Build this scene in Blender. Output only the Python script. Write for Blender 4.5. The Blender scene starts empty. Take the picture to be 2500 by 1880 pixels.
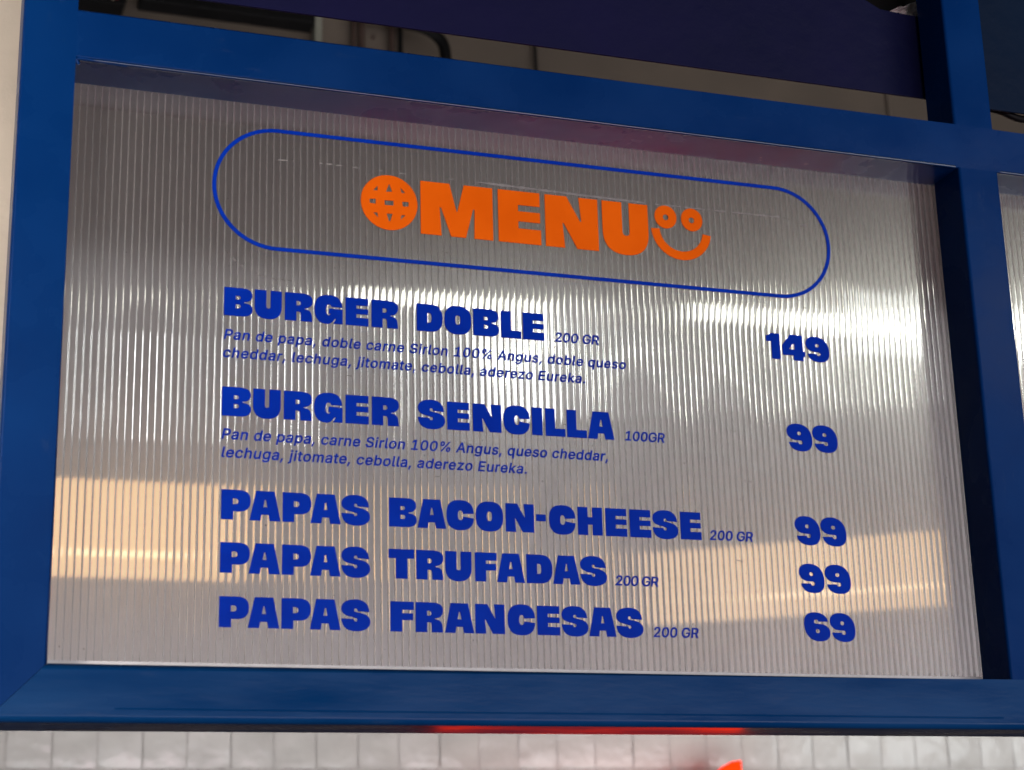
import bpy, bmesh, math, random
from mathutils import Vector, Matrix, noise
from mathutils.geometry import tessellate_polygon

random.seed(7)
S = bpy.context.scene
COL = S.collection
Z0 = 1.80                       # height of the board's lower edge above the counter floor
def V(x, y, z): return Vector((x, y, z + Z0))

# ------------------------------------------------------------------ camera
cam_d = bpy.data.cameras.new("camera"); cam = bpy.data.objects.new("camera", cam_d); COL.objects.link(cam)
right = Vector((0.94531366, -0.32517486, -0.02536537))
up = Vector((-0.06783464, -0.2720775, 0.9598814))
fwd = Vector((0.31903064, 0.90566834, 0.2792567))
m = Matrix((right, up, -fwd)).transposed().to_4x4()
m.translation = V(-0.13320252, -1.63916616, -0.21731611)
cam.matrix_world = m
cam_d.sensor_fit = 'HORIZONTAL'; cam_d.sensor_width = 36.0
cam_d.lens = 4364.067 / 2500 * 36.0
cam_d.clip_start = 0.02; cam_d.clip_end = 60
cam_d.dof.use_dof = True; cam_d.dof.focus_distance = 1.95; cam_d.dof.aperture_fstop = 7.0
S.camera = cam

# ------------------------------------------------------------------ light and exposure
S.view_settings.view_transform = 'Standard'; S.view_settings.look = 'None'
S.view_settings.exposure = 0.0; S.view_settings.gamma = 1.0
try: S.view_settings.use_curve_mapping = False
except Exception: pass
S.cycles.use_denoising = True
S.cycles.max_bounces = 10; S.cycles.transparent_max_bounces = 16
S.cycles.transmission_bounces = 8
S.cycles.sample_clamp_indirect = 4.0
S.cycles.caustics_reflective = False; S.cycles.caustics_refractive = False

world = bpy.data.worlds.new("World"); S.world = world; world.use_nodes = True
bg = world.node_tree.nodes["Background"]
bg.inputs[0].default_value = (0.92, 0.95, 1.0, 1); bg.inputs[1].default_value = 0.05

def area(name, x, y, z, sx, sz, radiance, color, target=None, cast=True, spread=180):
    d = bpy.data.lights.new(name, 'AREA'); d.shape = 'RECTANGLE'; d.size = sx; d.size_y = sz
    d.energy = radiance * math.pi * sx * sz; d.color = color; d.spread = math.radians(spread)
    o = bpy.data.objects.new(name, d); COL.objects.link(o); o.location = V(x, y, z)
    t = V(*target) if target else o.location + Vector((0, 1, 0))
    o.rotation_euler = (t - o.location).to_track_quat('-Z', 'Y').to_euler()
    return o
# daylight that comes in low from the open street side
area("street_daylight", 2.4, -6.0, -0.72, 7.0, 1.3, 9.5, (0.96, 0.97, 1.0), target=(0.4, 0, 0.2))
# lit shop windows and lamps across the way, mirrored in the fluted sheet
area("warm_window_one", 0.50, -4.0, 0.975, 0.86, 0.32, 3.6, (1.0, 0.60, 0.26))
area("warm_window_two", 3.12, -4.30, 0.957, 1.12, 0.285, 2.7, (1.0, 0.64, 0.32), target=(2.528, -3.494, 0.957))
area("warm_tube_one", 0.56, -3.95, 0.885, 0.38, 0.020, 4.0, (1.0, 0.75, 0.42))
area("warm_tube_two", 3.26, -4.14, 0.885, 0.66, 0.016, 3.0, (1.0, 0.75, 0.45), target=(2.668, -3.334, 0.885))
area("white_tube_right", 4.2, -4.0, 1.888, 2.1, 0.07, 40.0, (1.0, 1.0, 0.84))
area("white_tube_far", 2.86, -4.0, 1.893, 0.56, 0.06, 13.0, (1.0, 1.0, 0.84))
area("white_panel_right", 4.25, -4.05, 1.93, 1.9, 0.26, 3.0, (0.95, 1.0, 0.98))
area("white_tube_middle", 1.68, -4.0, 1.845, 0.75, 0.05, 12.0, (1.0, 1.0, 0.84))
area("doorway_middle", 1.92, -4.05, 1.65, 0.30, 0.42, 6.8, (0.96, 1.0, 0.96))
area("left_streak_light", -0.25, -4.0, 1.455, 0.30, 0.37, 17.0, (0.97, 1.0, 0.97))  # extra light, added only to streak the ridges at the left
# unseen light added to brighten the plaster wall beside the frame
area("wall_fill", -1.1, -1.3, 0.5, 0.5, 0.9, 3.6, (1.0, 0.93, 0.84), target=(-0.45, 0.115, 0.35), spread=50)
# extra cool light, added for the glints on the tiles
area("tile_glint_light", 3.05, 0.95, 0.28, 0.55, 0.30, 7.0, (0.92, 0.98, 1.0), target=(2.6, 2.28, 0.12))
# hidden fill light added low behind the board to brighten the tiled wall
area("kitchen_fill", 1.3, 1.3, -0.32, 3.2, 0.35, 4.8, (1.0, 0.98, 0.98), target=(1.3, 2.28, 0.85), spread=100)
# unseen red light added out front to tint the soffit
area("red_tint_light", 1.15, -2.0, -0.42, 0.9, 0.35, 5.0, (1.0, 0.06, 0.30), target=(0.5, 0.05, 0.58))

# ------------------------------------------------------------------ materials
def mat(name):
    mm = bpy.data.materials.new(name); mm.use_nodes = True
    nt = mm.node_tree; nt.nodes.clear()
    out = nt.nodes.new('ShaderNodeOutputMaterial')
    return mm, nt, out
def nd(nt, t, **kw):
    n = nt.nodes.new(t)
    for k, v in kw.items():
        if hasattr(n, k): setattr(n, k, v)
        else: n.inputs[k].default_value = v
    return n
def coords(nt, scale=(1, 1, 1)):
    tc = nt.nodes.new('ShaderNodeTexCoord'); mp = nt.nodes.new('ShaderNodeMapping')
    mp.inputs['Scale'].default_value = scale
    nt.links.new(tc.outputs['Object'], mp.inputs['Vector']); return mp.outputs[0]
def ramp(nt, fac, stops):
    r = nt.nodes.new('ShaderNodeValToRGB'); cr = r.color_ramp
    while len(cr.elements) < len(stops): cr.elements.new(0.5)
    for e, (p, c) in zip(cr.elements, stops):
        e.position = p; e.color = c if len(c) == 4 else (*c, 1)
    nt.links.new(fac, r.inputs[0]); return r.outputs[0]
def mottled(name, c1, c2, scale=8.0, rough=(0.3, 0.5), bump=0.0, bscale=60, stretch=(1, 1, 1), metallic=0.0, spec=0.5, detail=6, scuff=None):
    mm, nt, out = mat(name)
    p = nt.nodes.new('ShaderNodeBsdfPrincipled')
    co = coords(nt, stretch)
    n = nd(nt, 'ShaderNodeTexNoise'); n.inputs['Scale'].default_value = scale; n.inputs['Detail'].default_value = detail
    nt.links.new(co, n.inputs['Vector'])
    col = ramp(nt, n.outputs[0], [(0.35, c1), (0.68, c2)])
    if scuff:                                       # rubbed spots and short scrapes in the paint
        s1 = nd(nt, 'ShaderNodeTexNoise'); s1.inputs['Scale'].default_value = 26; s1.inputs['Detail'].default_value = 9; s1.inputs['Roughness'].default_value = 0.75
        nt.links.new(coords(nt, scuff), s1.inputs['Vector'])
        mx = nd(nt, 'ShaderNodeMix', data_type='RGBA')
        nt.links.new(ramp(nt, s1.outputs[0], [(0.60, (0, 0, 0)), (0.74, (0.5, 0.5, 0.5))]), mx.inputs[0])
        nt.links.new(col, mx.inputs[6]); mx.inputs[7].default_value = (0.030, 0.062, 0.150, 1); col = mx.outputs[2]
    nt.links.new(col, p.inputs['Base Color'])
    nt.links.new(ramp(nt, n.outputs[0], [(0.3, (rough[0],) * 3), (0.7, (rough[1],) * 3)]), p.inputs['Roughness'])
    p.inputs['Metallic'].default_value = metallic
    p.inputs['Specular IOR Level'].default_value = spec
    if bump:
        b = nd(nt, 'ShaderNodeTexNoise'); b.inputs['Scale'].default_value = bscale; b.inputs['Detail'].default_value = 5
        nt.links.new(co, b.inputs['Vector'])
        bp = nt.nodes.new('ShaderNodeBump'); bp.inputs['Strength'].default_value = bump; bp.inputs['Distance'].default_value = 0.002
        nt.links.new(b.outputs[0], bp.inputs['Height']); nt.links.new(bp.outputs[0], p.inputs['Normal'])
    nt.links.new(p.outputs[0], out.inputs[0])
    return mm

M_BLUE = mottled("blue_paint", (0.0005, 0.0225, 0.114), (0.0010, 0.0300, 0.140), scale=9, rough=(0.2, 0.36), bump=0.22, bscale=22, spec=0.05, scuff=(1, 1, 0.35))
M_RAIL = mottled("blue_rail_paint", (0.0005, 0.0320, 0.126), (0.0040, 0.0490, 0.164), scale=13, rough=(0.16, 0.42), bump=0.4, bscale=24, stretch=(0.4, 1, 1.8), spec=0.08, scuff=(0.3, 1, 1.5))
M_WELD = mottled("weld_paint", (0.0008, 0.012, 0.055), (0.001, 0.016, 0.07), scale=40, rough=(0.3, 0.5), bump=0.8, bscale=120)
M_PANEL = mottled("navy_panel", (0.0020, 0.0034, 0.028), (0.0055, 0.0052, 0.040), scale=5, rough=(0.45, 0.7), bump=0.5, bscale=45, spec=0.12)
M_PANEL2 = mottled("teal_navy_panel", (0.0006, 0.007, 0.026), (0.0008, 0.011, 0.036), scale=5, rough=(0.45, 0.7), bump=0.5, bscale=45, spec=0.12)
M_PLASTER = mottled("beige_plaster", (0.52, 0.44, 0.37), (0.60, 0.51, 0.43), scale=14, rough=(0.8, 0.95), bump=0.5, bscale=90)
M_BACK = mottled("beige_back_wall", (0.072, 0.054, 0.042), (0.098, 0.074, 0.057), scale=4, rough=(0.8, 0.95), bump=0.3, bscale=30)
M_BLACK = mottled("black_rubber", (0.0015, 0.0015, 0.002), (0.004, 0.0035, 0.004), scale=12, rough=(0.5, 0.8), spec=0.15)
M_PIPE = mottled("brown_pipe", (0.035, 0.018, 0.014), (0.06, 0.035, 0.028), scale=10, rough=(0.4, 0.6))
M_PALE = mottled("pale_trim", (0.17, 0.17, 0.14), (0.21, 0.205, 0.17), scale=10, rough=(0.5, 0.7))
M_PLATE = mottled("taupe_plate", (0.09, 0.068, 0.054), (0.115, 0.088, 0.070), scale=6, rough=(0.6, 0.8))
M_RED = mottled("red_wire", (0.22, 0.01, 0.015), (0.3, 0.015, 0.02), scale=20)
M_GREEN = mottled("green_wire", (0.01, 0.09, 0.03), (0.015, 0.13, 0.04), scale=20)
M_CREAM = mottled("cream_wire", (0.42, 0.32, 0.25), (0.5, 0.4, 0.32), scale=20)
M_SCRAP = mottled("crumpled_plastic", (0.18, 0.16, 0.16), (0.62, 0.56, 0.55), scale=60, rough=(0.3, 0.5), bump=1.0, bscale=80)
M_LETTER = mottled("blue_vinyl", (0.0002, 0.023, 0.335), (0.0004, 0.030, 0.39), scale=30, rough=(0.4, 0.5), spec=0.03)
M_LINE = mottled("blue_line_vinyl", (0.0004, 0.028, 0.36), (0.0008, 0.036, 0.42), scale=30, rough=(0.4, 0.5), spec=0.03)
M_ORANGE = mottled("orange_vinyl", (0.80, 0.115, 0.001), (0.88, 0.135, 0.002), scale=18, rough=(0.4, 0.55), spec=0.04)
M_GHOST_SCUFF = mottled("pill_ghost_and_scuffs", (0.16, 0.15, 0.148), (0.27, 0.26, 0.255), scale=150, rough=(0.6, 0.8))  # pale tone for the pill's drawn reflection and the scuffs
M_EDGE = mottled("sheet_edge", (0.60, 0.58, 0.60), (0.72, 0.70, 0.72), scale=60, rough=(0.3, 0.5))

def skin_front():
    mm, nt, out = mat("polycarbonate_front")
    L = nt.links.new
    co = coords(nt, (1, 1, 1))
    # scuffs and dust
    n = nd(nt, 'ShaderNodeTexNoise'); n.inputs['Scale'].default_value = 2.2; n.inputs['Detail'].default_value = 7; L(co, n.inputs['Vector'])
    n2 = nd(nt, 'ShaderNodeTexNoise'); n2.inputs['Scale'].default_value = 170; n2.inputs['Detail'].default_value = 2; L(co, n2.inputs['Vector'])
    specks = ramp(nt, n2.outputs[0], [(0.745, (0, 0, 0)), (0.80, (1, 1, 1))])
    tr = nd(nt, 'ShaderNodeBsdfTransparent'); tr.inputs[0].default_value = (0.97, 0.955, 0.99, 1)
    df = nd(nt, 'ShaderNodeBsdfDiffuse')
    L(ramp(nt, n.outputs[0], [(0.3, (0.31, 0.29, 0.315)), (0.7, (0.40, 0.38, 0.40))]), df.inputs[0])
    ad = nd(nt, 'ShaderNodeMath', operation='MULTIPLY_ADD'); ad.inputs[1].default_value = 0.5; ad.inputs[2].default_value = 0.09
    L(specks, ad.inputs[0])
    # the sheet is milkier along each web
    sx = nt.nodes.new('ShaderNodeSeparateXYZ'); L(co, sx.inputs[0])
    def mth(op, a, b):
        q = nd(nt, 'ShaderNodeMath', operation=op)
        for i, v in enumerate((a, b)):
            if isinstance(v, (int, float)): q.inputs[i].default_value = v
            else: L(v, q.inputs[i])
        return q.outputs[0]
    fr_ = mth('FRACT', mth('DIVIDE', mth('SUBTRACT', sx.outputs[0], 0.0036 - 10 * 0.00707 + 0.00707 / 2), 0.00707), 0)
    dist = mth('ABSOLUTE', mth('SUBTRACT', fr_, 0.5), 0)
    web = ramp(nt, dist, [(0.05, (1, 1, 1)), (0.15, (0, 0, 0))])
    dw = nd(nt, 'ShaderNodeBsdfDiffuse'); dw.inputs[0].default_value = (0.66, 0.62, 0.61, 1)
    mw = nt.nodes.new('ShaderNodeMixShader'); L(mth('MULTIPLY', web, 0.75), mw.inputs[0]); L(df.outputs[0], mw.inputs[1]); L(dw.outputs[0], mw.inputs[2])
    fac = mth('MAXIMUM', ad.outputs[0], mth('MULTIPLY', web, 0.20))
    m1 = nt.nodes.new('ShaderNodeMixShader'); L(fac, m1.inputs[0]); L(tr.outputs[0], m1.inputs[1]); L(mw.outputs[0], m1.inputs[2])
    gb = nd(nt, 'ShaderNodeBsdfGlossy'); gb.inputs['Roughness'].default_value = 0.20; gb.inputs['Color'].default_value = (1, 1, 1, 1)
    m2 = nt.nodes.new('ShaderNodeMixShader'); m2.inputs[0].default_value = 0.13; L(m1.outputs[0], m2.inputs[1]); L(gb.outputs[0], m2.inputs[2])
    gs = nd(nt, 'ShaderNodeBsdfGlossy'); gs.inputs['Roughness'].default_value = 0.02; gs.inputs['Color'].default_value = (1, 1, 1, 1)
    m3 = nt.nodes.new('ShaderNodeMixShader'); m3.inputs[0].default_value = 0.16; L(m2.outputs[0], m3.inputs[1]); L(gs.outputs[0], m3.inputs[2])
    L(m3.outputs[0], out.inputs[0]); return mm
def skin_back():
    mm, nt, out = mat("polycarbonate_back")
    L = nt.links.new
    rf = nd(nt, 'ShaderNodeBsdfRefraction'); rf.inputs['Roughness'].default_value = 0.30; rf.inputs['IOR'].default_value = 1.30; rf.inputs['Color'].default_value = (0.985, 0.97, 1.0, 1)
    tl = nd(nt, 'ShaderNodeBsdfTranslucent'); tl.inputs[0].default_value = (0.9, 0.88, 0.88, 1)
    m1 = nt.nodes.new('ShaderNodeMixShader'); m1.inputs[0].default_value = 0.25
    L(rf.outputs[0], m1.inputs[1]); L(tl.outputs[0], m1.inputs[2])
    L(m1.outputs[0], out.inputs[0]); return mm
def web_mat():
    mm, nt, out = mat("polycarbonate_web")
    L = nt.links.new
    df = nd(nt, 'ShaderNodeBsdfDiffuse'); df.inputs[0].default_value = (0.62, 0.59, 0.58, 1)
    tl = nd(nt, 'ShaderNodeBsdfTranslucent'); tl.inputs[0].default_value = (0.66, 0.63, 0.62, 1)
    tr = nd(nt, 'ShaderNodeBsdfTransparent')
    m1 = nt.nodes.new('ShaderNodeMixShader'); m1.inputs[0].default_value = 0.5
    L(df.outputs[0], m1.inputs[1]); L(tl.outputs[0], m1.inputs[2])
    m2 = nt.nodes.new('ShaderNodeMixShader'); m2.inputs[0].default_value = 0.55
    L(m1.outputs[0], m2.inputs[1]); L(tr.outputs[0], m2.inputs[2])
    L(m2.outputs[0], out.inputs[0]); return mm
M_SF, M_SB, M_WEB = skin_front(), skin_back(), web_mat()

def tile_mat():
    mm, nt, out = mat("glazed_tile")
    L = nt.links.new; co = coords(nt)
    p = nt.nodes.new('ShaderNodeBsdfPrincipled')
    n = nd(nt, 'ShaderNodeTexNoise'); n.inputs['Scale'].default_value = 5.5; n.inputs['Detail'].default_value = 4; L(co, n.inputs['Vector'])
    L(ramp(nt, n.outputs[0], [(0.3, (0.325, 0.312, 0.292)), (0.7, (0.42, 0.405, 0.382))]), p.inputs['Base Color'])
    p.inputs['Roughness'].default_value = 0.24
    b = nd(nt, 'ShaderNodeTexNoise'); b.inputs['Scale'].default_value = 16; b.inputs['Detail'].default_value = 2; L(co, b.inputs['Vector'])
    bp = nt.nodes.new('ShaderNodeBump'); bp.inputs['Strength'].default_value = 0.35; bp.inputs['Distance'].default_value = 0.012
    L(b.outputs[0], bp.inputs['Height']); L(bp.outputs[0], p.inputs['Normal'])
    L(p.outputs[0], out.inputs[0]); return mm
M_TILE = tile_mat()
M_GROUT = mottled("grout", (0.295, 0.28, 0.265), (0.335, 0.32, 0.30), scale=40, rough=(0.8, 0.95))

def glow_mat():
    mm, nt, out = mat("lit_orange_acrylic")
    p = nt.nodes.new('ShaderNodeBsdfPrincipled')
    p.inputs['Base Color'].default_value = (0.5, 0.02, 0.001, 1); p.inputs['Roughness'].default_value = 0.4
    p.inputs['Emission Color'].default_value = (1.0, 0.028, 0.002, 1); p.inputs['Emission Strength'].default_value = 1.45; p.inputs['Specular IOR Level'].default_value = 0.0
    nt.links.new(p.outputs[0], out.inputs[0]); return mm
M_GLOW = glow_mat()

# ------------------------------------------------------------------ object helpers
def tag(o, label=None, cat=None, group=None, kind=None):
    if label: o["label"] = label
    if cat: o["category"] = cat
    if group: o["group"] = group
    if kind: o["kind"] = kind
    return o
def empty(name, loc):
    o = bpy.data.objects.new(name, None); COL.objects.link(o); o.location = loc; o.empty_display_size = 0.05
    return o
def link(name, me, parent=None, mats=()):
    o = bpy.data.objects.new(name, me); COL.objects.link(o)
    for x in mats: me.materials.append(x)
    if parent is not None:
        o.parent = parent; o.matrix_parent_inverse = Matrix.Translation(-parent.location)
    return o
def smooth(me, ang=35):
    for p in me.polygons: p.use_smooth = True
    me.set_sharp_from_angle(angle=math.radians(ang))
def from_bm(name, bm, parent=None, mats=(), sm=True, ang=35):
    bmesh.ops.recalc_face_normals(bm, faces=bm.faces)
    me = bpy.data.meshes.new(name); bm.to_mesh(me); bm.free()
    if sm: smooth(me, ang)
    return link(name, me, parent, mats)
def add_poly_prism(bm, poly, y0, y1, plane='XZ'):
    vs = [[bm.verts.new(V(x, y, z)) for x, z in poly] for y in (y0, y1)]
    n = len(poly)
    bm.faces.new(vs[0]); bm.faces.new(list(reversed(vs[1])))
    for i in range(n):
        bm.faces.new((vs[0][i], vs[1][i], vs[1][(i + 1) % n], vs[0][(i + 1) % n]))
def flat_faces(o):
    w = o.modifiers.new("weighted_normal", 'WEIGHTED_NORMAL'); w.weight = 100; w.keep_sharp = True
    return o
def prism(name, poly, y0, y1, parent, mats, bevel=0.004, seg=4):
    bm = bmesh.new(); add_poly_prism(bm, poly, y0, y1)
    if bevel:
        bmesh.ops.bevel(bm, geom=list(bm.edges), offset=bevel, segments=seg, profile=0.5, affect='EDGES', clamp_overlap=True)
    return flat_faces(from_bm(name, bm, parent, mats, ang=50))
def box(name, x0, x1, y0, y1, z0, z1, parent, mats, bevel=0.004, seg=4):
    return prism(name, [(x0, z0), (x1, z0), (x1, z1), (x0, z1)], y0, y1, parent, mats, bevel, seg)
def tube(name, pts, r, parent, mats, res=12, k=10):
    # smooth tube through points (Catmull-Rom)
    P = [V(*p) for p in pts]; path = []
    for i in range(len(P) - 1):
        a = P[max(i - 1, 0)]; b = P[i]; c = P[i + 1]; d = P[min(i + 2, len(P) - 1)]
        for s in range(k):
            t = s / k
            path.append(0.5 * ((2 * b) + (c - a) * t + (2 * a - 5 * b + 4 * c - d) * t * t + (3 * b - a - 3 * c + d) * t ** 3))
    path.append(P[-1])
    bm = bmesh.new(); rings = []
    for i, p in enumerate(path):
        t = (path[min(i + 1, len(path) - 1)] - path[max(i - 1, 0)]).normalized()
        u = t.cross(Vector((0, 1, 0.03))).normalized(); w = t.cross(u)
        rings.append([bm.verts.new(p + r * (u * math.cos(2 * math.pi * j / res) + w * math.sin(2 * math.pi * j / res))) for j in range(res)])
    for a, b in zip(rings, rings[1:]):
        for j in range(res): bm.faces.new((a[j], a[(j + 1) % res], b[(j + 1) % res], b[j]))
    bm.faces.new(rings[0]); bm.faces.new(rings[-1])
    return from_bm(name, bm, parent, mats)

# ------------------------------------------------------------------ glyphs of the heavy lettering (unit box)
def path(*seg):
    pts = []
    for s in seg:
        if len(s) == 2: pts.append(s)
        else:
            x0, y0 = pts[-1]; x1, y1, x2, y2, x3, y3 = s
            for i in range(1, 11):
                t = i / 10; u = 1 - t
                pts.append((u**3 * x0 + 3*u*u*t * x1 + 3*u*t*t * x2 + t**3 * x3, u**3 * y0 + 3*u*u*t * y1 + 3*u*t*t * y2 + t**3 * y3))
    return pts
def sup(cx, cy, rx, ry, n=2.0, a0=0, a1=360, k=36):
    r = []
    for i in range(k if abs(a1 - a0) >= 360 else k + 1):
        a = math.radians(a0 + (a1 - a0) * i / k); c, s = math.cos(a), math.sin(a)
        r.append((cx + rx * math.copysign(abs(c) ** (2 / n), c), cy + ry * math.copysign(abs(s) ** (2 / n), s)))
    return r
G = {}
G['I'] = [[(0, 0), (1, 0), (1, 1), (0, 1)]]
G['-'] = G['I']
G['E'] = [[(0, 0), (1, 0), (1, .285), (.47, .285), (.47, .42), (.985, .42), (.985, .615), (.47, .615), (.47, .735), (.985, .735), (.985, 1), (0, 1)]]
G['F'] = [[(0, 0), (.5, 0), (.5, .385), (.97, .385), (.97, .615), (.5, .615), (.5, .725), (1, .725), (1, 1), (0, 1)]]
G['L'] = [[(0, 0), (1, 0), (1, .28), (.485, .28), (.485, 1), (0, 1)]]
G['T'] = [[(.28, 0), (.73, 0), (.73, .69), (1, .69), (1, 1), (0, 1), (0, .69), (.28, .69)]]
G['H'] = [[(0, 0), (.41, 0), (.41, .375), (.59, .375), (.59, 0), (1, 0), (1, 1), (.59, 1), (.59, .645), (.41, .645), (.41, 1), (0, 1)]]
G['N'] = [[(0, 0), (.36, 0), (.325, .47), (.345, .475), (.59, 0), (1, 0), (1, 1), (.64, 1), (.68, .535), (.66, .53), (.41, 1), (0, 1)]]
G['M'] = [[(0, 0), (.285, 0), (.262, .53), (.28, .53), (.415, 0), (.62, 0), (.725, .55), (.745, .55), (.735, 0), (1, 0), (1, 1), (.60, 1), (.505, .48), (.495, .48), (.40, 1), (0, 1)]]
G['A'] = [[(0, 0), (.355, 0), (.385, .205), (.615, .205), (.65, 0), (1, 0), (.80, 1), (.205, 1)], [(.44, .46), (.57, .46), (.522, .71), (.486, .71)]]
G['U'] = [path((1, 1), (.585, 1), (.585, .42), (.585, .33, .43, .33, .43, .42), (.43, 1), (0, 1), (0, .43), (0, .14, .16, -.025, .5, -.025), (.84, -.025, 1, .14, 1, .43))]
G['B'] = [path((0, 0), (.62, 0), (.86, 0, 1, .08, 1, .255), (1, .40, .90, .455, .72, .475), (.70, .495), (.72, .515), (.88, .52, .985, .60, .985, .745), (.985, .92, .85, 1, .60, 1), (0, 1)),
          path((.405, .585), (.405, .72), (.51, .72), (.60, .715, .60, .59, .51, .585)),
          path((.405, .275), (.405, .42), (.51, .42), (.61, .415, .61, .28, .51, .275))]
G['D'] = [path((0, 0), (.52, 0), (.86, 0, 1, .16, 1, .5), (1, .84, .86, 1, .52, 1), (0, 1)),
          path((.41, .325), (.41, .68), (.50, .68), (.60, .67, .60, .335, .50, .325))]
G['O'] = [sup(.5, .5, .5, .525, 2.55), sup(.5, .505, .095, .17, 2.6, k=24)]
G['C'] = [sup(.5, .5, .5, .525, 2.55, 2, 358, 48)[0:1] and
          [p for p in sup(.5, .5, .5, .525, 2.55, 4, 353, 48)] + [(.60, .455)] + [p for p in sup(.51, .495, .095, .17, 2.4, 335, 25, 24)] + [(.60, .545)]]
G['G'] = [path((.99, .60), (.97, .90, .80, 1.025, .50, 1.025), (.15, 1.025, 0, .85, 0, .5), (0, .15, .14, -.025, .45, -.025), (.57, -.025, .66, .07, .725, .185), (.765, .165), (.66, 0), (1, 0), (1, .525), (.52, .545), (.50, .36),
               (.57, .34), (.52, .285), (.44, .29, .40, .38, .40, .47), (.40, .60, .44, .68, .51, .68), (.58, .68, .59, .63, .60, .60))]
G['P'] = [path((0, 0), (.405, 0), (.405, .275), (.60, .275), (.88, .275, 1, .41, 1, .64), (1, .88, .88, 1, .58, 1), (0, 1)),
          path((.39, .515), (.39, .71), (.49, .71), (.615, .71, .615, .52, .49, .515))]
G['R'] = [path((0, 0), (.415, 0), (.415, .335), (.48, .335), (.56, .335, .575, .30, .58, .21), (.585, 0), (.99, 0), (.975, .17), (.965, .36, .87, .425, .72, .435), (.70, .45), (.72, .468), (.90, .48, 1, .59, 1, .735), (1, .92, .86, 1, .56, 1), (0, 1)),
          path((.415, .555), (.415, .715), (.50, .715), (.60, .715, .60, .56, .50, .555))]
G['S'] = [path((.965, .615), (.955, .88, .78, 1.025, .49, 1.025), (.17, 1.025, 0, .90, 0, .715), (0, .52, .20, .465, .43, .435), (.455, .415), (.53, .405), (.555, .35), (.53, .30), (.46, .295), (.43, .34), (.42, .372), (0, .39),
               (.01, .12, .19, -.025, .50, -.025), (.82, -.025, 1, .10, 1, .29), (1, .50, .80, .56, .57, .595), (.53, .60), (.455, .62), (.435, .67), (.46, .72), (.53, .725), (.56, .67), (.57, .635))]
_nine = path((0, .70), (0, .90, .17, 1.0, .42, 1.0), (.76, 1.0, 1, .80, 1, .42), (1, .15, .88, 0, .58, 0), (.30, 0, .10, .10, .064, .314), (.445, .318), (.46, .265), (.53, .245), (.60, .27), (.615, .33), (.59, .38), (.53, .395), (.45, .39, .30, .40, .22, .425), (.08, .48, 0, .57, 0, .70))[:-1]
G['9'] = [_nine, sup(.49, .647, .083, .07, k=18)]
G['6'] = [[(1 - x, 1 - y) for x, y in r] for r in G['9']]
G['1'] = [path((.37, 0), (1, 0), (1, 1), (.32, 1), (.29, .95, .20, .91, 0, .90), (0, .68), (.37, .68))]
G['4'] = [[(.48, 0), (.92, 0), (.92, .17), (1, .17), (1, .38), (.915, .38), (.905, 1), (.37, 1), (0, .56), (0, .19), (.48, .19)], [(.30, .425), (.54, .425), (.54, .64), (.47, .64)]]

D = 0.0546                       # depth of the sheet's front skin behind the frame's front
FILM0, FILM1 = D - 0.0009, D - 0.0004
def add_rings(bm, rings, y0=FILM0, y1=FILM1):
    vr = [[Vector((x, z, 0)) for x, z in r] for r in rings]
    tris = tessellate_polygon(vr)
    flat = [p for r in rings for p in r]
    f = [bm.verts.new(V(x, y0, z)) for x, z in flat]; b = [bm.verts.new(V(x, y1, z)) for x, z in flat]
    for t in tris:
        try: bm.faces.new([f[i] for i in t]); bm.faces.new([b[i] for i in reversed(t)])
        except ValueError: pass
    k = 0
    for r in rings:
        n = len(r)
        for i in range(n):
            try: bm.faces.new((f[k + i], f[k + (i + 1) % n], b[k + (i + 1) % n], b[k + i]))
            except ValueError: pass
        k += n
def glyph(bm, ch, x0, x1, z0, z1):
    add_rings(bm, [[(x0 + (x1 - x0) * u, z0 + (z1 - z0) * v) for u, v in r] for r in G[ch]])
def fin(bm, name, parent, mats, label=None):
    o = from_bm(name, bm, parent, mats, sm=False)
    if label: o["label"] = label
    return o
def heavy(name, items, z0, z1, parent, mats, label=None):
    bm = bmesh.new()
    for ch, x0, x1 in items:
        if ch == '-': glyph(bm, '-', x0, x1, z0 + .42 * (z1 - z0), z0 + .66 * (z1 - z0))
        else: glyph(bm, ch, x0, x1, z0, z1)
    return fin(bm, name, parent, mats, label)
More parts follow.
